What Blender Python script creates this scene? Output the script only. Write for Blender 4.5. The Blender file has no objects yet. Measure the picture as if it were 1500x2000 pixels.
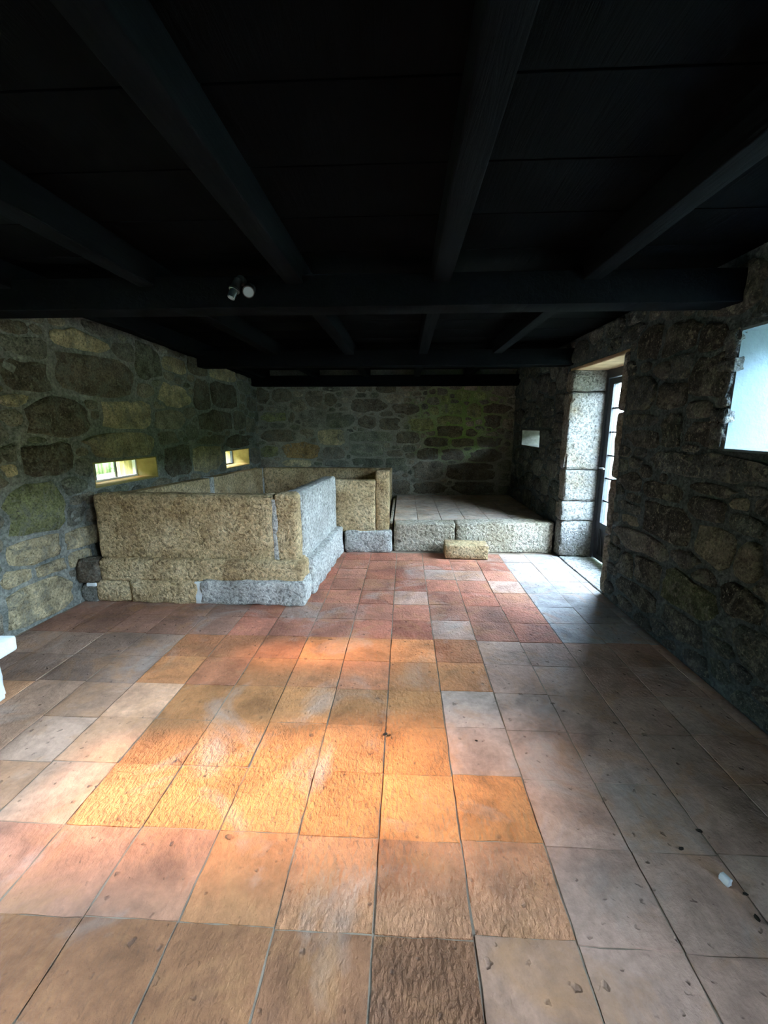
import bpy, bmesh, math, random
import numpy as np
from mathutils import Vector, Matrix, noise

# ------------------------------------------------------------------ camera, sky, sun, exposure
S = bpy.context.scene
COL = S.collection
cam = bpy.data.cameras.new('camera'); camo = bpy.data.objects.new('camera', cam); COL.objects.link(camo)
F = 830.0
cam.sensor_width = 36; cam.lens = F / 2000 * 36; cam.clip_start = 0.02; cam.clip_end = 200
PITCH = math.atan(168 / F); YAW = math.atan(40 / (F / math.cos(PITCH)))
camo.location = (0, 0, 1.5); camo.rotation_euler = (math.pi / 2 - PITCH, 0, YAW)
S.camera = camo
S.view_settings.view_transform = 'Standard'; S.view_settings.look = 'None'
S.view_settings.gamma = 1; S.view_settings.use_curve_mapping = False
S.view_settings.exposure = 0.8
try:
    S.cycles.use_denoising = True
    S.cycles.max_bounces = 8; S.cycles.diffuse_bounces = 6; S.cycles.transparent_max_bounces = 12
    S.cycles.sample_clamp_indirect = 6.0
except Exception: pass
W = bpy.data.worlds.new('sky'); S.world = W; W.use_nodes = True
bg = W.node_tree.nodes['Background']; bg.inputs[0].default_value = (0.55, 0.77, 1.0, 1); bg.inputs[1].default_value = 60.0

def lamp(name, kind, loc, direction, **kw):
    l = bpy.data.lights.new(name, kind); o = bpy.data.objects.new(name, l); COL.objects.link(o)
    o.location = loc; o.rotation_euler = Vector(direction).to_track_quat('-Z', 'Y').to_euler()
    for k, v in kw.items(): setattr(l, k, v)
    return o
SUN_E = math.radians(29); SUN_T = (0.995, 0.10)
lamp('sun', 'SUN', (-8, 2, 6), (SUN_T[0]*math.cos(SUN_E), SUN_T[1]*math.cos(SUN_E), -math.sin(SUN_E)),
     energy=9.0, color=(1.0, 0.57, 0.29), angle=math.radians(7))
def portal(name, loc, direction, sx, sy):
    o = lamp(name, 'AREA', loc, direction, shape='RECTANGLE', size=sx, size_y=sy)
    o.data.cycles.is_portal = True
    return o

# ------------------------------------------------------------------ helpers
R = random.Random(7)
def tag(o, label=None, cat=None, group=None, kind=None):
    if label: o['label'] = label
    if cat: o['category'] = cat
    if group: o['group'] = group
    if kind: o['kind'] = kind
    return o
def link(name, me, mat=None, parent=None, smooth=None):
    if mat is not None and not me.materials: me.materials.append(mat)
    if smooth is not None:
        me.shade_smooth(); me.set_sharp_from_angle(angle=math.radians(smooth))
    o = bpy.data.objects.new(name, me); COL.objects.link(o)
    if parent is not None: o.parent = parent
    return o
def empty(name, loc=(0, 0, 0)):
    o = bpy.data.objects.new(name, None); COL.objects.link(o); o.location = loc; o.empty_display_size = .1
    return o
def mesh(name, vs, fs):
    me = bpy.data.meshes.new(name); me.from_pydata([tuple(v) for v in vs], [], fs); me.update(); return me
class MB:
    def __init__(s): s.v = []; s.f = []
    def add(s, vs, fs):
        b = len(s.v); s.v += [tuple(v) for v in vs]; s.f += [tuple(b + i for i in f) for f in fs]; return s
    def box(s, lo, hi, fn=None):
        vs = [(x, y, z) for x in (lo[0], hi[0]) for y in (lo[1], hi[1]) for z in (lo[2], hi[2])]
        if fn: vs = [fn(*v) for v in vs]
        return s.add(vs, [(0, 1, 3, 2), (4, 6, 7, 5), (0, 4, 5, 1), (2, 3, 7, 6), (0, 2, 6, 4), (1, 5, 7, 3)])
    def tube(s, a, b, ra, rb=None, n=14, cap=True):
        rb = ra if rb is None else rb
        a, b = Vector(a), Vector(b); d = (b - a).normalized()
        u = d.orthogonal().normalized(); w = d.cross(u); vs = []
        for c, r in ((a, ra), (b, rb)):
            for i in range(n):
                t = 2 * math.pi * i / n; vs.append(c + u * (r * math.cos(t)) + w * (r * math.sin(t)))
        fs = [(i, (i + 1) % n, n + (i + 1) % n, n + i) for i in range(n)]
        if cap: fs += [tuple(range(n - 1, -1, -1)), tuple(range(n, 2 * n))]
        return s.add(vs, fs)
    def me(s, name):
        m = mesh(name, s.v, s.f)
        bm = bmesh.new(); bm.from_mesh(m); bmesh.ops.recalc_face_normals(bm, faces=bm.faces); bm.to_mesh(m); bm.free()
        return m
def fbm(p, sc, seed=0): return noise.noise(Vector((p[0]*sc + seed*3.1, p[1]*sc + seed*1.7, p[2]*sc - seed*2.3)))
def rbox(lo, hi, r=.012, step=.08, amp=.004, nsc=7, seed=0, fn=None, chip=0.0):
    """rounded, slightly hewn stone box on a grid; fn maps local to world"""
    axs = []
    for k in range(3):
        L = hi[k] - lo[k]; rr = min(r, L * .3); n = max(1, int(round((L - 2 * rr) / step)))
        axs.append([lo[k], lo[k] + rr * .3, lo[k] + rr] + [lo[k] + rr + (L - 2 * rr) * i / n for i in range(1, n)] + [hi[k] - rr, hi[k] - rr * .3, hi[k]])
    idx = {}; vs = []; fs = []
    def vert(i, j, k):
        key = (i, j, k)
        if key in idx: return idx[key]
        p = [axs[0][i], axs[1][j], axs[2][k]]
        q = [min(max(p[a], lo[a] + min(r, (hi[a]-lo[a])*.3)), hi[a] - min(r, (hi[a]-lo[a])*.3)) for a in range(3)]
        d = Vector(p) - Vector(q)
        if d.length > 1e-9:
            n = d.normalized(); rad = max(abs(c) for c in d); p2 = Vector(q) + n * min(d.length, rad)
        else: n = Vector((0, 0, 0)); p2 = Vector(p)
        e = amp * (fbm(p, nsc, seed) + .6 * fbm(p, nsc * 3, seed + 5))
        if chip and sum(1 for a in range(3) if abs(d[a]) > 1e-9) >= 2:
            e -= chip * max(0, fbm(p, nsc * 1.3, seed + 9))
        p2 = p2 + n * e
        idx[key] = len(vs); vs.append(tuple(p2) if fn is None else tuple(fn(*p2))); return idx[key]
    N = [len(a) - 1 for a in axs]
    for a in range(3):
        b, c = (a + 1) % 3, (a + 2) % 3
        for side in (0, N[a]):
            for i in range(N[b]):
                for j in range(N[c]):
                    q = []
                    for di, dj in ((0, 0), (1, 0), (1, 1), (0, 1)):
                        t = [0, 0, 0]; t[a] = side; t[b] = i + di; t[c] = j + dj; q.append(vert(*t))
                    fs.append(tuple(q if side else q[::-1]))
    return vs, fs
def stone(name, mat, parent, lo, hi, smooth=55, **kw):
    vs, fs = rbox(lo, hi, **kw); me = mesh(name, vs, fs)
    bm = bmesh.new(); bm.from_mesh(me); bmesh.ops.recalc_face_normals(bm, faces=bm.faces); bm.to_mesh(me); bm.free()
    return link(name, me, mat, parent, smooth)

# ------------------------------------------------------------------ materials
class NT:
    def __init__(s, name):
        s.m = bpy.data.materials.new(name); s.m.use_nodes = True; s.t = s.m.node_tree; s.b = s.t.nodes['Principled BSDF']
        s.out = s.t.nodes['Material Output']
    def n(s, typ, **kw):
        o = s.t.nodes.new(typ)
        for k, v in kw.items():
            if k.startswith('i_'):
                key = k[2:]; key = int(key) if key.isdigit() else key
                o.inputs[key].default_value = v
            else: setattr(o, k, v)
        return o
    def l(s, a, b): s.t.links.new(a, b)
    def noise(s, sc, det=4, rough=.6, vec=None, dist=0):
        o = s.n('ShaderNodeTexNoise'); o.inputs['Scale'].default_value = sc; o.inputs['Detail'].default_value = det
        o.inputs['Roughness'].default_value = rough; o.inputs['Distortion'].default_value = dist
        if vec is not None: s.l(vec, o.inputs['Vector'])
        return o.outputs['Fac']
    def pos(s): return s.n('ShaderNodeNewGeometry').outputs['Position']
    def ramp(s, fac, *stops):
        o = s.n('ShaderNodeValToRGB'); cr = o.color_ramp
        while len(cr.elements) < len(stops): cr.elements.new(.5)
        for e, (p, c) in zip(cr.elements, stops):
            e.position = p; e.color = (c, c, c, 1) if not hasattr(c, '__len__') else (*c, 1)
        s.l(fac, o.inputs[0]); return o.outputs[0]
    def mix(s, fac, a, b, mode='MIX'):
        o = s.n('ShaderNodeMix'); o.data_type = 'RGBA'; o.blend_type = mode
        for v, i in ((fac, 0), (a, 6), (b, 7)):
            if hasattr(v, 'is_linked') or hasattr(v, 'links'): s.l(v, o.inputs[i])
            else: o.inputs[i].default_value = v if i == 0 else ((*v, 1) if len(v) == 3 else v)
        return o.outputs[2]
    def math(s, op, a, b=0.0):
        o = s.n('ShaderNodeMath'); o.operation = op
        for v, i in ((a, 0), (b, 1)):
            if hasattr(v, 'links'): s.l(v, o.inputs[i])
            else: o.inputs[i].default_value = v
        return o.outputs[0]
    def bump(s, h, strength=.5, dist=.01):
        o = s.n('ShaderNodeBump'); o.inputs['Distance'].default_value = dist
        if hasattr(strength, 'links'): s.l(strength, o.inputs['Strength'])
        else: o.inputs['Strength'].default_value = strength
        s.l(h, o.inputs['Height']); s.l(o.outputs[0], s.b.inputs['Normal'])
    def base(s, c, rough=.85, spec=.2):
        if hasattr(c, 'links'): s.l(c, s.b.inputs['Base Color'])
        else: s.b.inputs['Base Color'].default_value = (*c, 1)
        s.b.inputs['Roughness'].default_value = rough; s.b.inputs['Specular IOR Level'].default_value = spec
        return s.m
def mat_rubble():
    t = NT('rubble_stone'); p = t.pos(); oi = t.n('ShaderNodeObjectInfo')
    a = t.noise(9, 6, .65, p); b = t.noise(55, 5, .7, p); c = t.noise(22, 3, .5, p)
    f = t.math('MULTIPLY', t.ramp(a, (.3, .5), (.7, 1.5)), t.ramp(b, (.3, .45), (.7, 1.6)))
    col = t.mix(1.0, oi.outputs['Color'], f, 'MULTIPLY')
    col = t.mix(t.ramp(c, (.60, 0), (.70, .45)), col, (.36, .34, .26))
    e = t.noise(6.5, 6, .75, p, .8); col = t.mix(t.ramp(e, (.50, 0), (.64, .75)), col, (.20, .20, .165))
    k1 = t.noise(75, 3, .6, p); col = t.mix(t.ramp(k1, (.60, 0), (.66, .55)), col, (.34, .32, .25))
    col = t.mix(t.ramp(k1, (.36, .6), (.42, 0)), col, (.035, .03, .022))
    t.bump(t.math('ADD', t.math('MULTIPLY', a, 1.2), t.math('MULTIPLY', b, .3)), 1.0, .06)
    return t.base(col, .9, .15)
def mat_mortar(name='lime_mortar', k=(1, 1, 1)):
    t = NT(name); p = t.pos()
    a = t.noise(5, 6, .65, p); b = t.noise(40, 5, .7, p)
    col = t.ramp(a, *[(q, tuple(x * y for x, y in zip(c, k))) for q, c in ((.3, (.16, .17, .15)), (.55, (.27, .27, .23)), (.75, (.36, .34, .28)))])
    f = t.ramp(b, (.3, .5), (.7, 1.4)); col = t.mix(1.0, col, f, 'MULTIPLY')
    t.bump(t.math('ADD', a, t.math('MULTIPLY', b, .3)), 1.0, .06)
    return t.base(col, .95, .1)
def mat_green_glow_mortar():
    t = NT('green_glow_mortar'); p = t.pos()
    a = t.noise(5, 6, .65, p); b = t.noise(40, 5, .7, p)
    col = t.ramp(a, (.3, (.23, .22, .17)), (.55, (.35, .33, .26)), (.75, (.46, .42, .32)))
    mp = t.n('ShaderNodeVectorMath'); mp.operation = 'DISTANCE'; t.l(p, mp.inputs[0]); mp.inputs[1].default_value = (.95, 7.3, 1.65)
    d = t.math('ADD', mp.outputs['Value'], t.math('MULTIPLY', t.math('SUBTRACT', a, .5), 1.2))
    col = t.mix(t.ramp(d, (.25, .9), (.95, 0.0)), col, (.27, .40, .11))  # green glow of light put into the mortar colour
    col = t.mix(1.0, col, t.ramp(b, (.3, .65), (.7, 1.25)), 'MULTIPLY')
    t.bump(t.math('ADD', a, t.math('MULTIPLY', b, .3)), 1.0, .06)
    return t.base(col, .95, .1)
def mat_granite(name, c1, c2, c3, bumpd=.03, sc=1.0):
    t = NT(name); p = t.pos()
    a = t.noise(3.2, 5, .6, p); b = t.noise(40*sc, 4, .6, p, .5); c = t.noise(150, 2, .5, p)
    col = t.ramp(a, (.3, c1), (.52, c2), (.72, c3))
    col = t.mix(1.0, col, t.ramp(b, (.33, .42), (.5, 1.0), (.68, 1.4)), 'MULTIPLY')
    col = t.mix(1.0, col, t.ramp(c, (.35, .8), (.65, 1.2)), 'MULTIPLY')
    t.bump(t.math('ADD', b, t.math('MULTIPLY', a, .8)), 1.0, bumpd * 1.2)
    return t.base(col, .9, .15)
def mat_tile():
    t = NT('terracotta_tile'); p = t.pos(); oi = t.n('ShaderNodeObjectInfo')
    a = t.noise(4.5, 6, .62, p, .5); b = t.noise(30, 5, .7, p); s = t.noise(1.9, 5, .6, p, .8)
    mp = t.n('ShaderNodeMapping'); mp.inputs['Scale'].default_value = (64, 36, 64); t.l(p, mp.inputs[0])
    g = t.noise(1, 3, .55, mp.outputs[0], .3)
    col = t.mix(1.0, oi.outputs['Color'], t.ramp(a, (.28, .6), (.5, 1.0), (.75, 1.35)), 'MULTIPLY')
    col = t.mix(1.0, col, t.ramp(b, (.3, .82), (.7, 1.14)), 'MULTIPLY')
    # pale lime bloom and darker worn smears with shapes of their own
    col = t.mix(t.ramp(s, (.54, 0), (.70, .55)), col, (.50, .42, .36))
    s2 = t.noise(2.7, 4, .6, t.n('ShaderNodeVectorMath', operation='ADD').outputs[0])
    v = [n for n in t.t.nodes if n.type == 'VECT_MATH'][-1]; t.l(p, v.inputs[0]); v.inputs[1].default_value = (7.3, 2.1, 4)
    col = t.mix(t.ramp(s2, (.56, 0), (.72, .42)), col, (.13, .075, .055))
    s3 = t.noise(3.4, 5, .65, p, 1.2); col = t.mix(t.ramp(s3, (.50, 0), (.68, .45)), col, (.50, .24, .10))
    pits = t.ramp(t.noise(26, 2, .4, p), (.24, 1.0), (.32, 0))
    col = t.mix(t.math('MULTIPLY', pits, .5), col, (.08, .05, .04))
    rel = oi.outputs['Alpha']
    h = t.math('ADD', t.math('MULTIPLY', t.math('MULTIPLY', g, rel), 1.05), t.math('ADD', t.math('MULTIPLY', b, .16), t.math('MULTIPLY', a, .5)))
    t.bump(t.math('SUBTRACT', h, t.math('MULTIPLY', pits, .3)), .8, .03)
    m = t.base(col, .72, .25); return m
def mat_simple(name, c, rough=.7, spec=.3, metal=0, n1=8, n2=60, amt=.3, bd=.004):
    t = NT(name); p = t.pos(); a = t.noise(n1, 4, .6, p); b = t.noise(n2, 4, .6, p)
    col = t.mix(1.0, c, t.ramp(a, (.3, 1 - amt), (.7, 1 + amt)), 'MULTIPLY')
    t.bump(t.math('ADD', a, b), .5, bd); t.b.inputs['Metallic'].default_value = metal
    return t.base(col, rough, spec)
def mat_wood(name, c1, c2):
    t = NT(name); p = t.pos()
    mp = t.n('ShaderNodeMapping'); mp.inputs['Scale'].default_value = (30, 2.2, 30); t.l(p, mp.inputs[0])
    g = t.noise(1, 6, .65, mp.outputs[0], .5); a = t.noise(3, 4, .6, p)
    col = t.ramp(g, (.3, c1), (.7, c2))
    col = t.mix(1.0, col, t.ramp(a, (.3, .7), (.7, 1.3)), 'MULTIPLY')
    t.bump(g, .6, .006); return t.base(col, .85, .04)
def mat_glass(name, tr=.92, tint=(1, 1, 1), streak=False):
    t = NT(name); t.t.nodes.remove(t.b)
    T = t.n('ShaderNodeBsdfTransparent'); T.inputs[0].default_value = (*tint, 1)
    if streak:
        G = t.n('ShaderNodeBsdfTranslucent'); G.inputs[0].default_value = (.10, .13, .06, 1)
        mp = t.n('ShaderNodeMapping'); mp.inputs['Scale'].default_value = (40, 40, 2); t.l(t.pos(), mp.inputs[0])
        fac = t.ramp(t.noise(1, 3, .5, mp.outputs[0]), (.35, .15), (.65, .6))
    else:
        G = t.n('ShaderNodeBsdfGlossy'); G.inputs['Roughness'].default_value = .03; fac = None
    M = t.n('ShaderNodeMixShader'); M.inputs[0].default_value = 1 - tr
    if fac is not None: t.l(fac, M.inputs[0])
    t.l(T.outputs[0], M.inputs[1]); t.l(G.outputs[0], M.inputs[2]); t.l(M.outputs[0], t.out.inputs[0])
    return t.m
M_RUB = mat_rubble(); M_MOR = mat_mortar(); M_SHADED = mat_mortar('shaded_mortar', (.34, .42, .50)); M_GREENLIT = mat_green_glow_mortar(); M_TILE = mat_tile(); M_WOOD = mat_wood('dark_stained_wood', (.0016, .0022, .003), (.0052, .0064, .0078)); M_BOARD = mat_wood('black_stained_boards', (.0007, .001, .0015), (.0015, .002, .0025))
M_GRAN = mat_granite('tan_granite', (.34, .215, .10), (.59, .43, .235), (.69, .54, .33), .03)
M_GREY = mat_granite('grey_granite', (.36, .34, .30), (.54, .52, .47), (.64, .62, .57), .022)
M_JAMB = mat_granite('weathered_jamb_granite', (.17, .13, .08), (.23, .215, .19), (.28, .27, .25), .02)
M_KERB = mat_granite('pitted_granite', (.38, .31, .21), (.50, .43, .32), (.60, .54, .44), .05, .8)
M_WHITE = mat_simple('limewash', (.72, .74, .72), .85, .15, 0, 6, 40, .12, .006)
M_PLAST = mat_simple('warm_lit_plaster', (.34, .26, .10), .9, .1, 0, 10, 50, .2, .01)  # warm light on the reveals is put into this yellow
M_GREYPL = mat_simple('grey_reveal_plaster', (.10, .095, .075), .9, .1, 0, 14, 50, .25, .01)
M_BLUEPL = mat_simple('blue_grey_plaster', (.13, .17, .19), .9, .1, 0, 5, 40, .1, .006)
M_GROUT = mat_simple('tile_grout', (.30, .23, .17), .95, .1, 0, 7, 80, .3, .01)
M_METAL = mat_simple('dark_painted_metal', (.03, .032, .036), .45, .4, .3, 20, 90, .2, .001)
M_STEEL = mat_simple('brushed_steel', (.35, .37, .38), .3, .5, 1.0, 20, 90, .1, .0005)
M_LENS = mat_simple('frosted_lens', (.28, .34, .38), .25, .5, 0, 20, 90, .05, .0005)
M_GLASS = mat_glass('clear_glass'); M_SHEER = mat_glass('streaked_glass', streak=True)
M_GROUND = mat_simple('gravel_and_grass', (.17, .18, .13), .95, .1, 0, 3, 60, .2, .02)
M_LEAF = mat_simple('leaf_green', (.075, .105, .022), .6, .3, 0, 4, 30, .3, .002)
M_BARK = mat_simple('bark', (.16, .11, .07), .9, .1, 0, 14, 60, .3, .01)
M_CHIP = mat_simple('white_plaster_chip', (.8, .82, .82), .8, .2, 0, 20, 90, .05, .002)
M_SOIL = mat_simple('dark_soil', (.03, .025, .02), .95, .1, 0, 40, 150, .3, .004)
M_LINTEL = mat_simple('worn_lintel_wood', (.42, .28, .17), .85, .15, 0, 9, 50, .25, .01)

# ------------------------------------------------------------------ room shell
YB = 7.3; YR = -1.8; XR = 1.82; TH = .5; ZT = 2.42
def lx(Y): return -2.80 + .0732 * (Y - 3.2)
_ln = Vector((1, -.0732, 0)).normalized()
def f_left(u, v, w): return (lx(u) + _ln.x * w, u + _ln.y * w, v)
def f_back(u, v, w): return (u, YB - w, v)
def f_right(u, v, w): return (XR - w, u, v)
def f_rear(u, v, w): return (u, YR + w, v)
def wall(name, fn, u0, u1, v0, v1, holes, mat, T=TH):
    us = sorted({u0, u1, *[h[0] for h in holes], *[h[1] for h in holes]}); vs_ = sorted({v0, v1, *[h[2] for h in holes], *[h[3] for h in holes]})
    m = MB()
    for a, b in zip(us, us[1:]):
        for c, d in zip(vs_, vs_[1:]):
            if any(a >= h[0]-1e-6 and b <= h[1]+1e-6 and c >= h[2]-1e-6 and d <= h[3]+1e-6 for h in holes): continue
            m.box((a, c, -T), (b, d, 0), fn)
    me = m.me(name)
    bm = bmesh.new(); bm.from_mesh(me); bmesh.ops.remove_doubles(bm, verts=bm.verts, dist=1e-5)
    # drop inner faces shared by two cells
    seen = {}
    for f in bm.faces: seen.setdefault(tuple(round(c, 4) for c in f.calc_center_median()), []).append(f)
    bmesh.ops.delete(bm, geom=[f for g in seen.values() if len(g) > 1 for f in g], context='FACES_ONLY')
    bmesh.ops.recalc_face_normals(bm, faces=bm.faces); bm.to_mesh(me); bm.free()
    return tag(link(name, me, mat), kind='structure')
H_L = [(3.66, 4.55, .95, 1.18), (6.09, 6.89, .88, 1.15), (.88, 1.6, .85, 2.1), (2.16, 2.48, 1.05, 1.85)]
H_R = [(3.72, 5.02, 0, 2.12), (.95, 2.55, 1.36, 2.02), (5.9, 6.8, 1.20, 1.45), (-1.75, -.05, .9, 2.1)]
H_B = []
w_left = wall('wall_left', f_left, YR - TH, YB + TH, -.1, ZT, H_L, M_MOR)
w_right = wall('wall_right', f_right, YR - TH, YB + TH, -.1, ZT, H_R, M_SHADED)  # mortar colour darkened and blued, as this wall lies in shade
w_back = wall('wall_back', f_back, lx(YB), XR, -.1, ZT, [], M_GREENLIT)
w_rear = wall('wall_rear', f_rear, lx(YR), XR, -.1, ZT, H_B, M_MOR)
for o, l in ((w_left, 'rubble stone wall on the left with two small slit windows'), (w_right, 'rubble stone wall on the right with the doorway, shade painted into its colour'),
             (w_back, 'rubble stone end wall with painted green glow behind the platform'), (w_rear, 'plain mortared wall behind the viewer')): o['label'] = l

def fill_seeds(seeds, u0, u1, v0, v1, holes, n, rnd, amax=.2, rmin=.03):
    st = .02
    U, V = np.meshgrid(np.arange(u0, u1, st), np.arange(v0, v1, st))
    D = np.full(U.shape, 9.0)
    def upd(s):
        q = (np.abs((U - s[0]) / s[2])**3 + np.abs((V - s[1]) / s[3])**3)**(1/3)
        np.minimum(D, (q - 1) * min(s[2], s[3]), out=D)
    for s in seeds: upd(s)
    for h in holes:
        ins = np.maximum(np.maximum(h[0] - U, U - h[1]), np.maximum(h[2] - V, V - h[3])); np.minimum(D, ins, out=D)
    np.minimum(D, np.minimum(np.minimum(U - u0, u1 - U), np.minimum(V - v0, v1 - V)) + .06, out=D)
    out = list(seeds)
    while len(out) < n:
        idx = np.argwhere(D > rmin)
        if not len(idx): break
        w = D[idx[:, 0], idx[:, 1]]; k = rnd.choices(range(len(idx)), weights=list(w**2))[0]
        i, j = idx[k]; d = D[i, j]
        b = min(d * rnd.uniform(.75, 1.05), .11); a = min(b * rnd.uniform(1.2, 2.3), amax)
        s = (U[i, j], V[i, j], a, b, 'r'); out.append(s); upd(s)
    return out
PAL = {'t': (.43, .345, .205), 'd': (.13, .108, .075), 'g': (.22, .22, .10), 'G': (.30, .36, .13), 'o': (.30, .19, .08)}  # G: green glow painted into stones of the back wall
def lay_stones(parent, fn, seeds, holes, bounds, rnd, proud=.022, joint=.010, dark=1.0, tint=(1, 1, 1)):
    arr = [(s[0], s[1], max(s[2], .03), max(s[3], .03)) for s in seeds]
    A = np.array(arr); K = 18; ang = np.arange(K) * 2 * math.pi / K
    for i, s in enumerate(seeds):
        u, v, a, b = arr[i]; rm = 1.25
        near = [j for j in range(len(arr)) if j != i and abs(A[j, 0] - u) < A[j, 2] + a * 1.4 + .05 and abs(A[j, 1] - v) < A[j, 3] + b * 1.4 + .05]
        ts = np.linspace(.05, rm, 48); ca, sa = np.cos(ang), np.sin(ang)
        PU = u + a * ca[:, None] * ts * 1.15; PV = v + b * sa[:, None] * ts * 1.15
        def sd(k): return ((np.abs((PU - A[k, 0]) / A[k, 2])**4 + np.abs((PV - A[k, 1]) / A[k, 3])**4)**(1/4) - 1) * min(A[k, 2], A[k, 3])
        me_ = sd(i); ok = me_ < .045
        for j in near: ok &= me_ < sd(j) - joint
        for h in holes: ok &= ~((PU > h[0] - .012) & (PU < h[1] + .012) & (PV > h[2] - .012) & (PV < h[3] + .012))
        ok &= (PU > bounds[0]) & (PU < bounds[1]) & (PV > bounds[2]) & (PV < bounds[3])
        bad = ~ok; first = np.where(bad.any(1), bad.argmax(1), len(ts) - 1)
        rad = ts[np.maximum(first - 1, 0)]
        if np.median(rad) < .3: continue
        rad = np.minimum(rad, (np.roll(rad, 1) + np.roll(rad, -1)) * .62) * np.array([1 - .09 * rnd.random() - .10 * max(0, noise.noise(Vector((q * .9, i * 3.7, 0)))) for q in range(K)])
        pr = proud * rnd.uniform(.5, 1.5) * min(1, (b / .1)**.5); tu, tv = rnd.uniform(-.05, .05), rnd.uniform(-.06, .06); sd_ = rnd.random() * 50
        vs = []; c0 = fn(u, v, 0)
        for ring, (k, hgt) in enumerate(((1.0, -.012), (.965, .55), (.82, .93), (.45, 1.0))):
            for q in range(K):
                uu = a * 1.15 * rad[q] * ca[q] * k; vv = b * 1.15 * rad[q] * sa[q] * k
                hh = -.012 if ring == 0 else pr * hgt + tu * uu + tv * vv + .020 * noise.noise(Vector((uu * 9 + sd_, vv * 9, sd_)))
                vs.append(Vector(fn(u + uu, v + vv, max(hh, -.012))) - Vector(c0))
        vs.append(Vector(fn(u, v, pr + .008 * noise.noise(Vector((sd_, 0, sd_))))) - Vector(c0))
        fs = [(r * K + q, r * K + (q + 1) % K, (r + 1) * K + (q + 1) % K, (r + 1) * K + q) for r in range(3) for q in range(K)]
        fs += [(3 * K + q, 3 * K + (q + 1) % K, 4 * K) for q in range(K)]
        me = mesh('stone', vs, fs)
        bm = bmesh.new(); bm.from_mesh(me); bmesh.ops.recalc_face_normals(bm, faces=bm.faces)
        nrm = Vector(fn(u, v, 1)) - Vector(c0)
        if sum((f.normal.dot(nrm) for f in bm.faces)) < 0: bmesh.ops.reverse_faces(bm, faces=bm.faces)
        bm.to_mesh(me); bm.free()
        o = link('stone', me, M_RUB, parent, 60); o.location = c0
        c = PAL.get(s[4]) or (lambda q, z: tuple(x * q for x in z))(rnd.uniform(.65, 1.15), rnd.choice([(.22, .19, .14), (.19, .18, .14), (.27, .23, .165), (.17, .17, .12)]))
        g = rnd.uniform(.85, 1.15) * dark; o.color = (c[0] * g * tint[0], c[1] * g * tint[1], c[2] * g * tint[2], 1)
LW=[(3.11,2.19,0.09,0.06,'d'),(3.19,2.07,0.19,0.08,'r'),(3.15,1.87,0.19,0.12,'d'),(3.07,1.68,0.14,0.04,'t'),(3.00,1.56,0.09,0.05,'r'),(3.38,1.57,0.30,0.15,'d'),(3.23,1.25,0.22,0.12,'d'),(2.90,1.19,0.06,0.04,'t'),(3.68,2.20,0.26,0.08,'t'),(3.85,1.94,0.46,0.19,'d'),(4.18,1.61,0.34,0.13,'t'),(4.12,1.32,0.44,0.11,'t'),(4.25,2.20,0.15,0.09,'r'),(4.55,2.16,0.22,0.16,'r'),(5.02,2.19,0.23,0.09,'t'),(5.53,2.24,0.25,0.12,'d'),(6.14,2.23,0.36,0.10,'t'),(4.98,1.84,0.28,0.12,'t'),(5.58,1.89,0.20,0.22,'d'),(6.20,1.92,0.43,0.18,'d'),(5.90,1.57,0.44,0.14,'d'),(4.82,1.57,0.25,0.10,'r'),(4.78,1.36,0.18,0.07,'r'),(5.29,1.42,0.14,0.08,'r'),(5.75,1.31,0.33,0.06,'r'),(4.93,1.10,0.25,0.19,'d'),(5.60,1.08,0.38,0.18,'t'),(3.06,0.87,0.26,0.19,'g'),(3.43,1.00,0.11,0.07,'r'),(3.51,0.88,0.12,0.05,'r'),(3.41,0.75,0.10,0.08,'r'),(3.00,0.56,0.21,0.11,'t'),(3.46,0.56,0.18,0.08,'t'),(3.39,0.38,0.13,0.07,'t'),(3.10,0.39,0.14,0.06,'t'),(2.83,0.42,0.12,0.06,'t'),(2.99,0.13,0.29,0.21,'t'),(3.41,0.24,0.07,0.06,'r'),(3.55,1.15,0.07,0.08,'r'),(3.17,1.39,0.07,0.03,'r'),(2.92,1.31,0.06,0.06,'r'),(3.84,2.03,0.06,0.03,'r'),(6.61,1.59,0.21,0.15,'r'),(6.62,1.27,0.50,0.08,'d'),(7.12,0.99,0.18,0.15,'r')]
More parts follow.
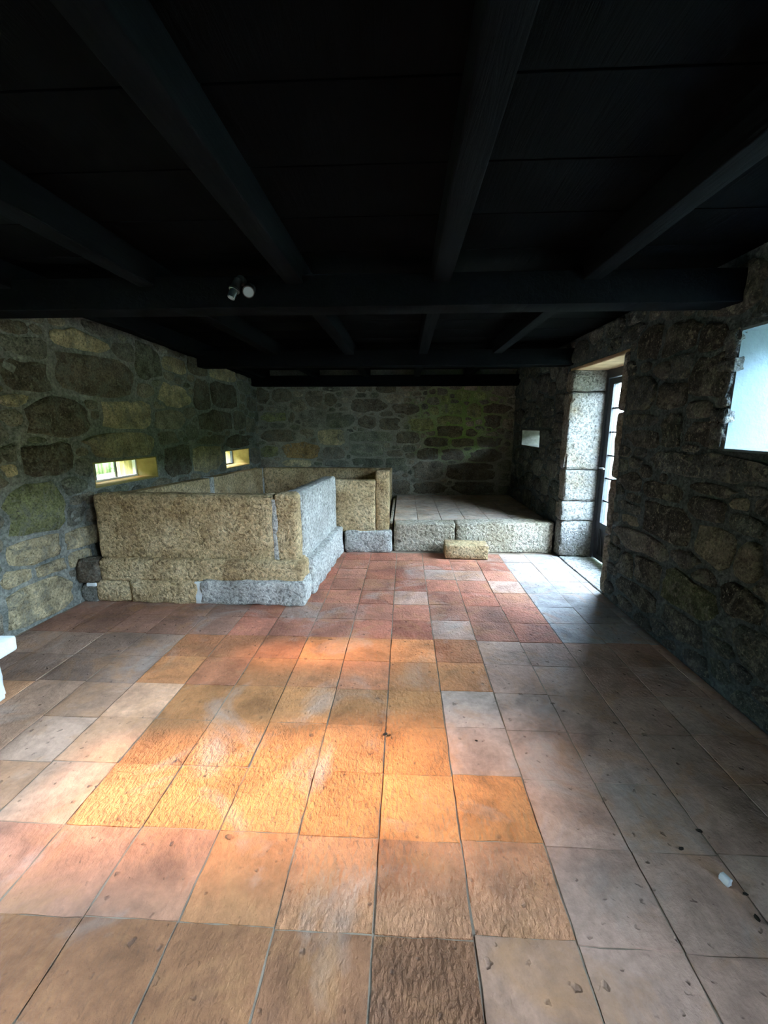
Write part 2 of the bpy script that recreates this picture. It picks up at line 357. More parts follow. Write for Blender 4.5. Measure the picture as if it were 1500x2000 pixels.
BW=[(-2.07,2.01,0.17,0.11,'d'),(-2.44,1.99,0.17,0.13,'d'),(-1.52,1.94,0.15,0.14,'r'),(-1.24,1.93,0.10,0.10,'d'),(-0.61,1.84,0.31,0.11,'d'),(-0.19,1.94,0.15,0.06,'r'),(0.02,1.78,0.19,0.08,'d'),(-1.92,1.67,0.05,0.10,'d'),(-2.21,1.65,0.19,0.08,'g'),(-2.15,1.51,0.12,0.04,'r'),(-1.55,1.62,0.20,0.15,'r'),(-1.11,1.60,0.24,0.13,'r'),(-0.63,1.57,0.14,0.10,'d'),(-0.22,1.54,0.18,0.10,'d'),(0.29,1.52,0.20,0.11,'g'),(-2.16,1.34,0.30,0.10,'d'),(-1.67,1.37,0.12,0.07,'r'),(-1.23,1.31,0.24,0.13,'t'),(-0.59,1.32,0.39,0.08,'r'),(0.06,1.31,0.20,0.10,'d'),(0.76,1.41,0.20,0.09,'d'),(1.12,1.39,0.08,0.05,'d'),(1.46,1.57,0.15,0.10,'d'),(0.79,1.78,0.19,0.08,'G'),(0.96,1.99,0.11,0.07,'G'),(1.23,1.98,0.09,0.06,'G'),(0.66,1.94,0.08,0.05,'G'),(0.49,1.75,0.08,0.06,'g'),(1.15,1.75,0.12,0.11,'g'),(1.51,1.78,0.21,0.07,'d'),(-1.78,1.08,0.34,0.13,'o'),(-1.21,1.04,0.20,0.10,'r'),(-0.64,1.10,0.27,0.11,'r'),(-0.12,0.84,0.20,0.14,'r'),(0.39,1.03,0.18,0.09,'d'),(0.54,1.24,0.19,0.07,'d'),(0.98,1.22,0.18,0.06,'d'),(0.84,1.02,0.20,0.09,'d'),(1.34,1.01,0.27,0.10,'d'),(0.42,0.75,0.26,0.16,'r'),(1.13,0.73,0.42,0.15,'d'),(-0.05,0.47,0.17,0.11,'d'),(0.42,0.46,0.26,0.09,'d'),(1.19,0.47,0.34,0.10,'d'),(-2.32,1.07,0.16,0.10,'g'),(-1.16,0.87,0.21,0.06,'r'),(-0.65,0.88,0.27,0.07,'r'),(-1.83,0.87,0.22,0.06,'t'),(1.42,1.24,0.20,0.08,'d'),(0.74,1.59,0.21,0.06,'g'),(-0.67,2.10,0.13,0.05,'d'),(-0.31,2.10,0.16,0.05,'d'),(0.05,2.10,0.13,0.05,'r'),(-1.80,2.12,0.10,0.03,'r')]
RW=[(3.69,1.95,0.09,0.06,'r'),(3.44,2.10,0.18,0.12,'d'),(3.09,2.07,0.19,0.09,'d'),(2.73,1.79,0.17,0.12,'d'),(3.50,1.75,0.23,0.12,'r'),(3.08,1.71,0.16,0.08,'d'),(3.46,1.54,0.20,0.04,'r'),(3.03,1.46,0.10,0.11,'r'),(2.72,1.46,0.17,0.07,'d'),(3.41,1.40,0.21,0.06,'r'),(2.70,1.26,0.46,0.07,'r'),(3.45,1.06,0.14,0.07,'d'),(3.07,1.05,0.21,0.06,'d'),(2.57,1.13,0.15,0.03,'d'),(2.97,0.84,0.27,0.13,'d'),(2.58,1.01,0.14,0.07,'d'),(2.34,1.09,0.06,0.03,'t'),(3.42,0.75,0.12,0.04,'t'),(3.22,0.63,0.30,0.09,'r'),(2.45,0.82,0.19,0.11,'t'),(2.23,0.80,0.11,0.11,'t'),(3.41,0.38,0.12,0.09,'r'),(3.10,0.44,0.17,0.11,'d'),(2.54,0.60,0.09,0.05,'d'),(2.64,0.44,0.25,0.12,'g'),(2.22,0.57,0.13,0.08,'d'),(3.22,0.21,0.26,0.08,'d'),(2.76,2.01,0.10,0.07,'d'),(3.45,0.86,0.15,0.04,'r'),(2.26,1.17,0.06,0.03,'r')]

HX = lambda hs, e: [(h[0] - e, h[1] + e, h[2] - e, h[3] + e) for h in hs]
rs = random.Random(3); sl = fill_seeds(LW, 2.0, 7.28, .02, 2.38, H_L, 215, rs); lay_stones(w_left, f_left, sl, H_L, (1.9, 7.29, .012, 2.40), rs)
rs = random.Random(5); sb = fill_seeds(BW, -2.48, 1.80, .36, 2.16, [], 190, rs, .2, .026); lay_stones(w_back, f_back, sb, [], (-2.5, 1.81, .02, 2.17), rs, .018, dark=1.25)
rs = random.Random(9); sr = fill_seeds(RW, 1.3, 7.28, .02, 2.38, H_R, 215, rs); lay_stones(w_right, f_right, sr, HX(H_R, .01), (1.2, 7.29, .012, 2.40), rs, dark=.5, tint=(.82, .98, 1.25))  # dark and tint paint the unlit wall's shade into its stones

# ground outside
g = MB(); g.box((-40, -40, -.3), (40, 40, -.12)); tag(link('ground', g.me('ground'), M_GROUND), 'pale gravel ground outside the building', kind='structure')

# ------------------------------------------------------------------ floor of terracotta tiles
g = MB(); g.box((lx(YR) - .1, YR, -.12), (XR + .02, YB, -.006))
floor = tag(link('floor', g.me('floor'), M_GROUT), 'worn terracotta tile floor', kind='structure')
def tile_mesh(seed, sx, sy):
    r = random.Random(seed); n = 5; vs = []; fs = []
    for j in range(n + 1):
        for i in range(n + 1):
            x = (i / n - .5) * sx; y = (j / n - .5) * sy; e = i in (0, n) or j in (0, n)
            jx = r.uniform(-.002, .002) if e else 0; jy = r.uniform(-.002, .002) if e else 0
            vs.append((x + jx, y + jy, (-.0035 if e else 0) + r.uniform(-.0012, .0012)))
    for j in range(n):
        for i in range(n):
            k = j * (n + 1) + i; fs.append((k, k + 1, k + n + 2, k + n + 1))
    rim = [i for i in range(n + 1)] + [(j + 1) * (n + 1) - 1 for j in range(1, n + 1)] + [n * (n + 1) + i for i in range(n - 1, -1, -1)] + [j * (n + 1) for j in range(n - 1, 0, -1)]
    b = len(vs)
    for k in rim: x, y, z = vs[k]; vs.append((x * 1.006, y * 1.006, -.02))
    for q in range(len(rim)): q2 = (q + 1) % len(rim); fs.append((rim[q], b + q, b + q2, rim[q2]))
    me = mesh('tile', vs, fs); me.materials.append(M_TILE); me.shade_smooth(); me.set_sharp_from_angle(angle=math.radians(50)); return me
TS = .303; TM = [tile_mesh(k, TS - .007, TS - .0035) for k in range(8)]
def lerp(a, b, t): return tuple(x + (y - x) * t for x, y in zip(a, b))
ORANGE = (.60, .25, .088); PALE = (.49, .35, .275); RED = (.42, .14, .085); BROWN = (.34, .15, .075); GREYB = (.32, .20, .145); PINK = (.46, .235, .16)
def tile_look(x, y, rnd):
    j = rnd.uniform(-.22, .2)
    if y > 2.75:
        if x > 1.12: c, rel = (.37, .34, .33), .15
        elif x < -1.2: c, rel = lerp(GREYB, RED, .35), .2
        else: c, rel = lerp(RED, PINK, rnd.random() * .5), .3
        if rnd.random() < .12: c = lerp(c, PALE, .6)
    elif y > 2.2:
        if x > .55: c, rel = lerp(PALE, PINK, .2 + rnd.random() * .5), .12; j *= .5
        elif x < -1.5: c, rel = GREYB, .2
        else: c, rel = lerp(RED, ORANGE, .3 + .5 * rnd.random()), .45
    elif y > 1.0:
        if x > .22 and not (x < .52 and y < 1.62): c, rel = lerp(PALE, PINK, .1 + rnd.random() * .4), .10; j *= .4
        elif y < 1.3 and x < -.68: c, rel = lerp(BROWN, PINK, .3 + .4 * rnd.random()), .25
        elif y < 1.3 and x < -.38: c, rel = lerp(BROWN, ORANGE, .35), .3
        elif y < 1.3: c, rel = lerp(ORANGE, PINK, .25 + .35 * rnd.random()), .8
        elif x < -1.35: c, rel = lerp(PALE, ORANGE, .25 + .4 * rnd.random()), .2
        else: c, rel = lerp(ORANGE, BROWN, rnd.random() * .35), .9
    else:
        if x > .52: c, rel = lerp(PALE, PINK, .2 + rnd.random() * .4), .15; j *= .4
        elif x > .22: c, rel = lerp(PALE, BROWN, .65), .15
        else: c, rel = lerp(BROWN, ORANGE, rnd.random() * .3), .35; c = lerp((0, 0, 0), c, .72)  # near tiles darkened in colour for the weaker light there
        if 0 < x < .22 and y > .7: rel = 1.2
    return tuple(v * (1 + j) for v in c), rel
rt = random.Random(21); X0 = -.08
for ci in range(-10, 7):
    off = rt.uniform(-.012, .012)
    for ri in range(-1, 14):
        xa, xb = X0 + ci * TS, X0 + (ci + 1) * TS; ya, yb = .70 + ri * TS, .70 + (ri + 1) * TS
        xc, yc = (xa + xb) / 2, (ya + yb) / 2 + off
        x0 = max(xa, lx(yc) + .01); x1 = min(xb, XR - .005); y1 = min(yb + off, 4.985)
        if x1 - x0 < .05 or y1 - (ya + off) < .05: continue
        if yc > 3.55 and xb < -.95: continue
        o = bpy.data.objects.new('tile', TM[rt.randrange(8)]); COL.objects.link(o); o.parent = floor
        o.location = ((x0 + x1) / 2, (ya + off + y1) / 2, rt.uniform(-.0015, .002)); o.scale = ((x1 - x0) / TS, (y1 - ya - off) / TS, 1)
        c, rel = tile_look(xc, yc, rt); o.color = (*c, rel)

# ------------------------------------------------------------------ ceiling
g = MB(); g.box((lx(YR) - .4, YR - .4, ZT), (XR + .4, YB + .4, ZT + .2))
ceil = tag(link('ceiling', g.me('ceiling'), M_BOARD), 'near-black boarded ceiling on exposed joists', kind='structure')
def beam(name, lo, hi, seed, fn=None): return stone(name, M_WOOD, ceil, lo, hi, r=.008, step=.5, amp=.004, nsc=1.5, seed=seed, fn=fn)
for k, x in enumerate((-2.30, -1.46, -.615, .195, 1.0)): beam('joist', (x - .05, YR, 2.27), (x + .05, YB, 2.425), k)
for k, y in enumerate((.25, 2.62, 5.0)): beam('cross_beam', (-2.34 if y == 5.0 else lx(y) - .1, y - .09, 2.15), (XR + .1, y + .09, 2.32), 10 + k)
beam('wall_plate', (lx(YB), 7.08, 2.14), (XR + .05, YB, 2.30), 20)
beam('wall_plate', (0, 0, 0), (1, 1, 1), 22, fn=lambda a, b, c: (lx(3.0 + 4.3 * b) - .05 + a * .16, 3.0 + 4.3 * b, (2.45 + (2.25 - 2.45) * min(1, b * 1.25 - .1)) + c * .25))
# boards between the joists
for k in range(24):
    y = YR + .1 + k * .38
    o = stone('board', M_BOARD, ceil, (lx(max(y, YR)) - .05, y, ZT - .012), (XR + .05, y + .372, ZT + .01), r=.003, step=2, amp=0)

# ------------------------------------------------------------------ windows and door
def window(name, fn, hole, depth, panes, label, lining, glass, fw=.018, rows=1):
    u0, u1, v0, v1 = hole; root = tag(empty(name, fn((u0 + u1) / 2, v0, -depth)), label, kind='structure')
    inv = Matrix.Translation(-root.location)
    def part(pn, mb, mat): me = mb.me(pn); me.transform(inv); return link(pn, me, mat, root)
    t = .014
    part('sill_lining', MB().box((u0, v0, -.49), (u1, v0 + t, -.004), fn), lining)
    part('head_lining', MB().box((u0, v1 - t, -.49), (u1, v1, -.004), fn), lining)
    part('jamb_lining', MB().box((u0, v0 + t, -.49), (u0 + t, v1 - t, -.004), fn), lining)
    part('jamb_lining', MB().box((u1 - t, v0 + t, -.49), (u1, v1 - t, -.004), fn), lining)
    a0, a1, b0, b1 = u0 + t, u1 - t, v0 + t, v1 - t; m = MB()
    m.box((a0, b0, -depth - .02), (a0 + fw, b1, -depth + .02), fn); m.box((a1 - fw, b0, -depth - .02), (a1, b1, -depth + .02), fn)
    m.box((a0 + fw, b0, -depth - .02), (a1 - fw, b0 + fw, -depth + .02), fn); m.box((a0 + fw, b1 - fw, -depth - .02), (a1 - fw, b1, -depth + .02), fn)
    part('frame', m, M_WHITE if glass is M_SHEER else M_METAL)
    pw = (a1 - a0 - 2 * fw) / panes; ph = (b1 - b0 - 2 * fw) / rows
    for k in range(panes):
        for q in range(rows):
            x = a0 + fw + k * pw; y = b0 + fw + q * ph
            part('pane', MB().box((x + .002, y + .002, -depth - .003), (x + pw - .002, y + ph - .002, -depth + .003), fn), glass)
    for k in range(1, panes):
        x = a0 + fw + k * pw; part('glazing_bar', MB().box((x - .005, b0 + fw, -depth - .012), (x + .005, b1 - fw, -depth + .012), fn), M_METAL)
    for q in range(1, rows):
        y = b0 + fw + q * ph; part('glazing_bar', MB().box((a0 + fw, y - .006, -depth - .012), (a1 - fw, y + .006, -depth + .012), fn), M_METAL)
    return root
window('window_1', f_left, H_L[0], .26, 3, 'wide slit window with streaked greenish panes in the left wall', M_PLAST, M_SHEER)
window('window_2', f_left, H_L[1], .30, 1, 'small slit window with yellow lit reveal near the far corner', M_PLAST, M_GLASS)
window('window_3', f_right, H_R[2], .40, 1, 'tiny square opening in the right wall above the platform', M_GREYPL, M_GLASS)
window('window_4', f_right, H_R[1], .40, 2, 'bright window with pale plastered reveal in the right wall', M_BLUEPL, M_GLASS, .04, 2)
window('added_window_5', f_left, H_L[2], .40, 1, 'added unseen tall window in the left wall that throws a sun patch', M_PLAST, M_GLASS, .02)  # added out of view to throw the near sun band on the floor
window('added_window_6', f_left, H_L[3], .40, 1, 'added unseen narrow window in the left wall that throws a sun patch', M_PLAST, M_GLASS, .02)  # second unseen opening, added for the farther sun band
window('added_window_7', f_right, H_R[3], .40, 2, 'added unseen window in the right wall that brings in sky light', M_BLUEPL, M_GLASS, .04, 2)  # added out of view to light the left wall and tank
for hs, fn, dirn in ((H_L, f_left, (1, -.07, 0)), (H_R, f_right, (-1, 0, 0)), (H_B, f_rear, (0, 1, 0))):
    for k, h in enumerate(hs):
        portal('daylight_portal', fn((h[0] + h[1]) / 2, (h[2] + h[3]) / 2, -TH - .01), dirn, h[1] - h[0] if fn is not f_rear else h[1] - h[0], h[3] - h[2])

# doorway stones, lintel and threshold belong to the right wall
jz = [0.0, .43, .66, 1.02, 1.86, 2.10]
for k, (a, b) in enumerate(zip(jz, jz[1:])):
    stone('jamb_stone', M_JAMB, w_right, (XR - .015 - .015 * (k % 2), 4.85 - .006 * (k % 2), a + .006), (2.33, 5.03, b - .004), r=.022, step=.05, amp=.010, nsc=9, seed=30 + k, chip=.05)
for k, (a, b) in enumerate(((0, .55), (.55, 1.05), (1.05, 1.62), (1.62, 2.10))):
    stone('jamb_stone', M_JAMB, w_right, (XR - .02, 3.70, a + .004), (2.33, 3.80, b - .004), r=.03, step=.05, amp=.012, nsc=8, seed=50 + k, chip=.03)
stone('lintel', M_LINTEL, w_right, (XR + .012, 3.722, 2.085), (2.31, 5.018, 2.12), r=.01, step=.1, amp=.006, seed=61)
stone('threshold', M_GREY, w_right, (XR - .005, 3.80, -.08), (2.33, 4.85, .012), r=.01, step=.1, amp=.004, seed=62)

for k, (a, b) in enumerate(((1.37, 1.52), (1.52, 1.60), (1.60, 1.80), (1.80, 1.87), (1.87, 2.03))):
    stone('quoin_stone', M_RUB, w_right, (XR - .012 - .01 * (k % 2), 2.535 + (.012, .0, .014, -.010, .008)[k], a), (XR + .04, 2.66, b), r=.012, step=.02, amp=.012, nsc=14, seed=110 + k, chip=.05).color = (.10, .11, .11, 1)
dr = tag(empty('door_1', (2.2, 4.32, .012)), 'dark metal glazed door with horizontal glazing bars standing in the stone doorway', kind='structure')
dinv = Matrix.Translation(-dr.location)
def dpart(n, mb, mat): me = mb.me(n); me.transform(dinv); return link(n, me, mat, dr)
m = MB()
m.box((2.16, 4.80, .012), (2.24, 4.85, 2.10)); m.box((2.16, 3.80, .012), (2.24, 3.85, 2.10)); m.box((2.16, 3.85, 2.0), (2.24, 4.80, 2.10)); dpart('frame', m, M_METAL)
far_stile = dpart('stile', MB().box((2.175, 4.71, .03), (2.225, 4.795, 1.99)), M_METAL); dpart('stile', MB().box((2.175, 3.855, .03), (2.225, 3.94, 1.99)), M_METAL)
dpart('rail', MB().box((2.175, 3.94, 1.93), (2.225, 4.71, 1.99)), M_METAL); dpart('rail', MB().box((2.175, 3.94, .38), (2.225, 4.71, .45)), M_METAL); dpart('rail', MB().box((2.175, 3.94, .03), (2.225, 4.71, .09)), M_METAL)
dpart('lower_panel', MB().box((2.19, 3.94, .09), (2.20, 4.71, .38)), M_METAL)
for q in range(4):
    y = 4.0 + q * .2; dpart('panel_bar', MB().tube((2.178, y, .09), (2.178, y + .1, .38), .008, n=8), M_METAL)
for q in range(6):
    a = .45 + q * .2467; b = a + .2467
    for y0, y1 in ((3.94, 4.325), (4.325, 4.71)): dpart('pane', MB().box((2.197, y0 + .008, a + .008), (2.203, y1 - .008, b - .008)), M_GLASS)
    if q: dpart('glazing_bar', MB().box((2.185, 3.94, a - .008), (2.215, 4.71, a + .008)), M_METAL)
dpart('glazing_bar', MB().box((2.185, 4.317, .45), (2.215, 4.333, 1.93)), M_METAL)
h = MB(); h.tube((2.175, 4.745, 1.05), (2.13, 4.745, 1.05), .009, n=10); h.tube((2.13, 4.75, 1.05), (2.13, 4.64, 1.05), .008, n=10); dpart('handle', h, M_STEEL).parent = far_stile

# ------------------------------------------------------------------ stone press tank along the left wall
tk = tag(empty('stone_press_tank', (-1.7, 3.34, 0)), 'large tan granite press tank with broad plinth in the left corner', 'stone tank')
def tstone(n, mat, lo, hi, **kw):
    fn0 = kw.pop('fn', None)
    kw['fn'] = (lambda x, y, z: (x + 1.7, y - 3.34, z)) if fn0 is None else (lambda x, y, z: (lambda p: (p[0] + 1.7, p[1] - 3.34, p[2]))(fn0(x, y, z)))
    return stone(n, mat, tk, lo, hi, **kw)
def sx(y): return -.81 + (y - 3.34) * .0563
tstone('front_slab', M_GRAN, (-2.63, 3.42, .37), (-1.085, 3.57, .94), r=.025, step=.045, amp=.012, nsc=6, seed=1, chip=.03)
tstone('front_slab', M_GRAN, (-1.075, 3.42, .37), (-.885, 3.57, .95), r=.03, step=.045, amp=.010, nsc=6, seed=2, chip=.02)
tstone('joint_mortar', M_GREY, (-1.10, 3.425, .37), (-1.05, 3.5, .90), r=.01, step=.05, amp=.006, seed=3)
tstone('side_slab', M_GREY, (-.15, 3.575, .33), (0, 4.90, .945), r=.02, step=.06, amp=.008, nsc=5, seed=4, chip=.02,
       fn=lambda x, y, z: (sx(y) - .075 + x, y, z - .012 * (y - 3.5)))
tstone('plinth_ledge', M_GRAN, (-2.62, 3.362, .19), (-.835, 3.6, .385), r=.032, step=.05, amp=.012, nsc=6, seed=6, chip=.03)
tstone('plinth_block', M_GRAN, (-2.66, 3.35, -.005), (-2.352, 3.6, .19), r=.03, step=.05, amp=.014, nsc=8, seed=7, chip=.03)
tstone('plinth_block', M_GRAN, (-2.35, 3.34, -.005), (-1.75, 3.6, .205), r=.025, step=.05, amp=.012, nsc=8, seed=8, chip=.03)
tstone('plinth_block', M_GREY, (-1.73, 3.33, -.005), (-.82, 3.6, .215), r=.03, step=.05, amp=.012, nsc=8, seed=9, chip=.04)
tstone('joint_mortar', M_WHITE, (-1.78, 3.345, .0), (-1.70, 3.45, .20), r=.01, step=.05, amp=.006, seed=10)
for k, (a, b) in enumerate(((3.60, 4.28), (4.285, 4.94))):
    tstone('plinth_block', M_GREY, (-.26, a, -.005), (0, b, .33), r=.035, step=.06, amp=.010, nsc=6, seed=11 + k, chip=.03,
           fn=lambda x, y, z: (sx(y) + x, y, z + .10 * max(-1, min(0, (x + .02) / -.1)) * -(1 if z > .2 else 0) * .6))
tstone('rubble_stone', M_SOIL if False else M_RUB, (-2.79, 3.30, .16), (-2.60, 3.5, .38), r=.08, step=.05, amp=.02, nsc=9, seed=14).color = (.13, .10, .07, 1)
tstone('rubble_stone', M_RUB, (-2.78, 3.34, -.005), (-2.65, 3.5, .17), r=.05, step=.05, amp=.02, nsc=9, seed=15).color = (.20, .19, .16, 1)
tstone('lime_patch', M_CHIP, (-2.68, 3.285, .165), (-2.60, 3.305, .195), r=.008, step=.02, amp=.004, nsc=20, seed=16)
def rimz(y): return .885 - .02 * (y - 3.6)
for k, (a, b) in enumerate(((3.58, 5.28), (5.36, 7.0))):
    tstone('wall_slab', M_GRAN, (0, a, .2), (.13, b, 0.0 + 1), r=.015, step=.1, amp=.006, nsc=5, seed=17 + k,
           fn=lambda x, y, z: (lx(y) + .03 + x * (1 + .25 * (y - 3.6) / 3.4), y, .2 + (z - .2) / .8 * (rimz(y) - .2)))
tstone('upright_post', M_GREY, (-2.60, 5.275, .2), (-2.45, 5.355, .86), r=.01, step=.08, amp=.004, seed=19)
tstone('back_slab', M_GRAN, (-2.33, 6.96, .2), (-.2, 7.10, .82), r=.012, step=.1, amp=.006, nsc=5, seed=20)
tstone('upright_post', M_GREY, (-2.375, 6.90, .2), (-2.335, 6.98, .82), r=.008, step=.08, amp=.003, seed=21)
tstone('right_slab', M_GRAN, (-.31, 5.14, .25), (-.18, 6.95, .86), r=.012, step=.1, amp=.006, nsc=5, seed=22, fn=lambda x, y, z: (x - .02 * (y - 5), y, z - .02 * (y - 5)))
tstone('corner_block', M_GRAN, (-.335, 5.0, .255), (-.175, 5.135, .98), r=.015, step=.05, amp=.008, nsc=7, seed=23, chip=.02)
tstone('corner_slab', M_GRAN, (-.83, 4.955, .25), (-.34, 5.10, .872), r=.018, step=.05, amp=.010, nsc=7, seed=24, chip=.02)
tstone('plinth_block', M_GREY, (-.715, 4.93, -.005), (-.142, 5.2, .265), r=.03, step=.05, amp=.014, nsc=8, seed=25, chip=.05)
tstone('joint_mortar', M_KERB, (-.172, 5.21, 0), (-.136, 6.9, .33), r=.008, step=.1, amp=.003, seed=26)
m = MB(); m.add([(lx(3.5) + .02 + 1.7, .2, .2), (.8, .2, .2), (.9, 1.7, .2), (1.45, 1.8, .2), (1.4, 3.7, .2), (lx(7.0) + .02 + 1.7, 3.7, .2)], [(0, 1, 2, 3, 4, 5)])
link('tank_floor', m.me('tank_floor'), M_GREY, tk)

# ------------------------------------------------------------------ raised platform at the far end
pf = tag(empty('raised_platform', (.85, 5.0, 0)), 'low raised platform with pitted granite kerb below the end wall', 'platform')
pfn = lambda x, y, z: (x - .85, y - 5.0, z)
def kz(x): return .33 + .025 * (x + .1)
m = MB(); m.box((-.12, 5.25, 0), (XR - .03, 7.26, .315), pfn); link('platform_core', m.me('platform_core'), M_GROUT, pf)
for k, (a, b) in enumerate(((-.116, .62), (.63, 1.785))):
    stone('kerb_stone', M_KERB, pf, (a, 5.0, -.004), (b, 5.27, 1), r=.02, step=.06, amp=.010, nsc=6, seed=70 + k, chip=.02, fn=lambda x, y, z: pfn(x, y, z * kz(x) if z > 0 else z))
TP = [tile_mesh(40 + k, .292, .292) for k in range(3)]
for i in range(7):
    for j in range(7):
        xa = -.118 + i * .3; ya = 5.275 + j * .3; xb = min(xa + .3, XR - .035); yb = min(ya + .3, 7.26)
        if xb - xa < .05: continue
        o = bpy.data.objects.new('tile', TP[R.randrange(3)]); COL.objects.link(o); o.parent = pf
        o.location = ((xa + xb) / 2 - .85, (ya + yb) / 2 - 5, .336 + .012 * i / 6); o.scale = ((xb - xa) / .3, (yb - ya) / .3, 1)
        c = lerp((.60, .47, .36), (.66, .55, .44), R.random()); o.color = (*c, .15)

# granite step block on the floor
vs = stone('step_block', M_GRAN, None, (-.245, -.125, 0), (.245, .125, .165), r=.015, step=.05, amp=.006, nsc=9, seed=80, chip=.02)
vs.location = (.725, 4.82, .003); vs.rotation_euler.z = -.03
tag(vs, 'squared granite block lying on the tiles against the platform kerb', 'stone block')

# white stone bench at the left edge
bn = tag(empty('stone_bench', (-2.5, 1.6, 0)), 'whitewashed stone bench against the left wall, cut by the picture edge', 'bench')
bfn = lambda x, y, z: (x + 2.5, y - 1.6, z)
stone('seat_slab', M_WHITE, bn, (-2.86, .75, .265), (-2.165, 2.10, .352), r=.015, step=.07, amp=.005, seed=90, fn=bfn)
stone('support', M_WHITE, bn, (-2.82, 1.80, 0), (-2.215, 2.04, .265), r=.02, step=.05, amp=.014, nsc=10, seed=91, chip=.03, fn=bfn)
stone('support', M_WHITE, bn, (-2.84, .80, 0), (-2.23, 1.02, .265), r=.02, step=.05, amp=.014, nsc=10, seed=92, chip=.03, fn=bfn)

# ------------------------------------------------------------------ two small spotlights on the cross beam
def spot(label, mount, tip, steel):
    mount, tip = Vector(mount), Vector(tip); root = tag(empty('ceiling_spotlight', mount), label, 'spotlight', 'spotlights on the cross beam')
    d = (tip - mount); L = d.length; d.normalize(); z = Vector((0, 0, 0))
    def p(n, mb, mat): return link(n, mb.me(n), mat, root, 40)
    p('mount', MB().tube((0, .05, 0), (0, .015, 0), .024, n=18), M_METAL)
    p('arm', MB().tube((0, .02, 0), d * .03, .007, n=10), M_METAL)
    p('housing', MB().tube(d * .01, d * L * .55, .022, .026, n=20), M_METAL)
    c = p('collar', MB().tube(d * L * .55, d * L * .62, .029, .029, n=20), M_STEEL if steel else M_METAL)
    br = p('barrel', MB().tube(d * L * .62, d * L * .985, .022 if steel else .029, .020 if steel else .031, n=20), M_STEEL if steel else M_METAL)
    p('lens', MB().tube(d * L * .95, d * L, .017 if steel else .028, .015 if steel else .026, n=20), M_LENS).parent = br
spot('steel spotlight aimed down from the cross beam, seen side on', (-.905, 2.475, 2.285), (-.94, 2.43, 2.175), True)
spot('small spotlight on the cross beam with its pale round lens facing the room', (-.855, 2.475, 2.245), (-.832, 2.40, 2.195), False)

# ------------------------------------------------------------------ small debris on the tiles
def lump(name, loc, sx_, sy_, sz_, mat, label, cat, group=None, seed=0):
    bm = bmesh.new(); bmesh.ops.create_icosphere(bm, subdivisions=2, radius=1); r = random.Random(seed)
    for v in bm.verts:
        k = 1 + .35 * noise.noise(v.co * 1.7 + Vector((seed * 3.3, 0, 0))); v.co = Vector((v.co.x * sx_ * k, v.co.y * sy_ * k, max(0, (v.co.z * .6 + .55)) * sz_ * k))
    me = bpy.data.meshes.new(name); bm.to_mesh(me); bm.free()
    o = link(name, me, mat, None, 50); o.location = loc; o.rotation_euler.z = r.uniform(0, 6); return tag(o, label, cat, group)
ch = stone('plaster_chip', M_CHIP, None, (-.009, -.016, 0), (.009, .016, .028), r=.004, step=.01, amp=.003, nsc=60, seed=4); ch.location = (1.085, 1.20, .002); ch.rotation_euler.z = .35
tag(ch, 'small white plaster chip lying on the pale tiles at right', 'chip')
for k, (x, y, s, w) in enumerate(((1.011, 1.311, .010, 'beside a row joint behind the white chip'), (1.123, 1.385, .011, 'on the long joint farthest behind the white chip'),
        (1.125, 1.165, .008, 'just right of the white chip'), (1.105, 1.094, .011, 'in front of the white chip near the picture edge'),
        (-.082, 1.84, .013, 'on a joint amid the rough orange tiles'), (.362, 1.819, .008, 'on a pale smooth tile right of the orange ones'))):
    lump('soil_crumb', (x, y, .002), s, s * .6, s * .7, M_SOIL, 'dark soil crumb ' + w, 'crumb', 'soil crumbs on the floor', seed=10 + k)

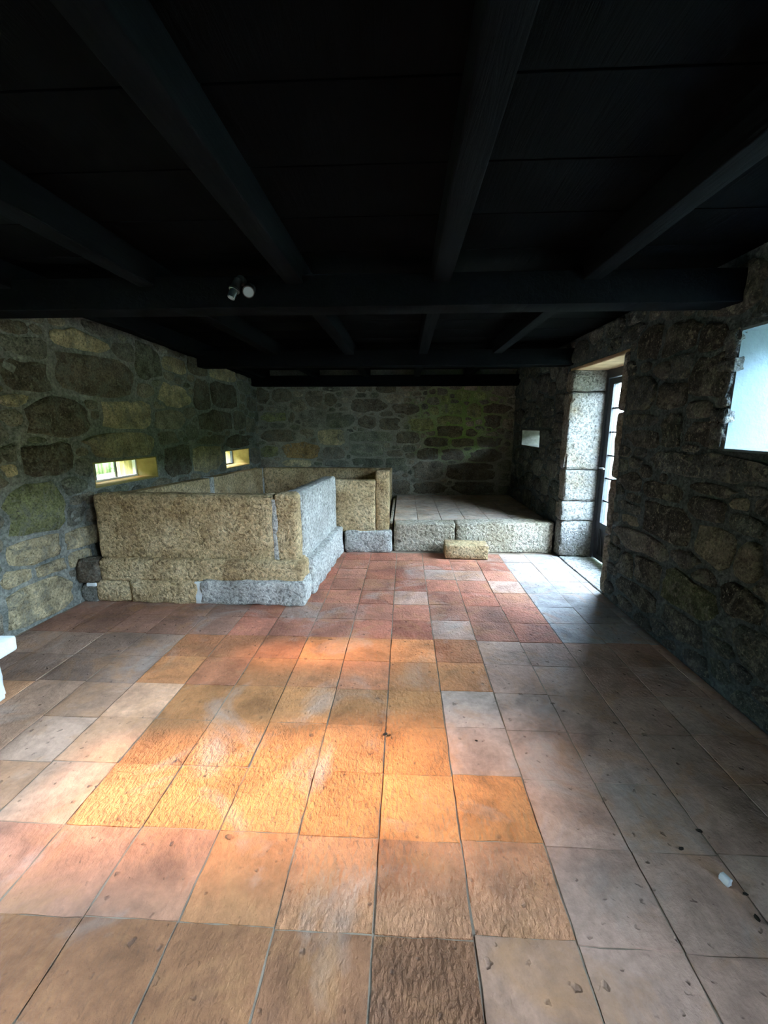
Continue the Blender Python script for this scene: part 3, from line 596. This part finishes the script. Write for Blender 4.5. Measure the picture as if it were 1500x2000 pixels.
# ------------------------------------------------------------------ shrub maker, and added hedges that cut low sky light
def shrub(loc, rx, ry, rz, n, label, seed):
    r = random.Random(seed); root = tag(empty('garden_shrub', loc), label, 'shrub', 'shrubs outside the left wall')
    st = MB()
    for k in range(6):
        a = r.uniform(0, 6.28); st.tube((0, 0, 0), (math.cos(a) * rx * .4, math.sin(a) * ry * .4, rz * 1.1), .025, .008, n=6)
    link('stem', st.me('stem'), M_BARK, root)
    f = MB()
    for k in range(n):
        while True:
            p = Vector((r.uniform(-1, 1), r.uniform(-1, 1), r.uniform(-1, 1)))
            if p.length < 1: break
        p = Vector((p.x * rx, p.y * ry, rz + p.z * rz)); d = Vector((r.gauss(0, 1), r.gauss(0, 1), r.gauss(0, 1))).normalized(); u = d.orthogonal().normalized()
        L = r.uniform(.05, .09); q = d.cross(u) * .35 * L
        f.add([p, p + u * L * .5 + q + d * .006, p + u * L, p + u * L * .5 - q + d * .006], [(0, 1, 2, 3)])
    tag(link('foliage', f.me('foliage'), M_LEAF, root), kind='stuff')
hr = tag(empty('sky_block_hedge', (14.5, 4, -.12)), 'added green hedge far outside the doorway that blocks low sky light', 'hedge')  # added to block low sky and keep the upper left wall dark
stone('hedge_core', M_LEAF, hr, (-.5, -24, 0), (.5, 24, 4.0), r=.3, step=.5, amp=.25, nsc=1.2, seed=98)
# added hedge keeping low sky off the right wall; also green behind panes
hd = tag(empty('sky_block_hedge', (-10.8, 4, -.12)), 'added green hedge far outside the left wall that blocks low sky light', 'hedge')
stone('hedge_core', M_LEAF, hd, (-.5, -22, 0), (.5, 22, 4.3), r=.3, step=.5, amp=.25, nsc=1.2, seed=99)
rh = random.Random(2); f = MB()
for k in range(9000):
    p = Vector((rh.uniform(.3, .75), rh.uniform(-6, 22), rh.uniform(0, 4.5))); d = Vector((rh.gauss(1, .6), rh.gauss(0, .7), rh.gauss(.3, .6))).normalized(); u = d.orthogonal().normalized()
    L = rh.uniform(.1, .2); q = d.cross(u) * .35 * L; f.add([p, p + u * L * .5 + q, p + u * L, p + u * L * .5 - q], [(0, 1, 2, 3)])
tag(link('foliage', f.me('foliage'), M_LEAF, hd), kind='stuff')
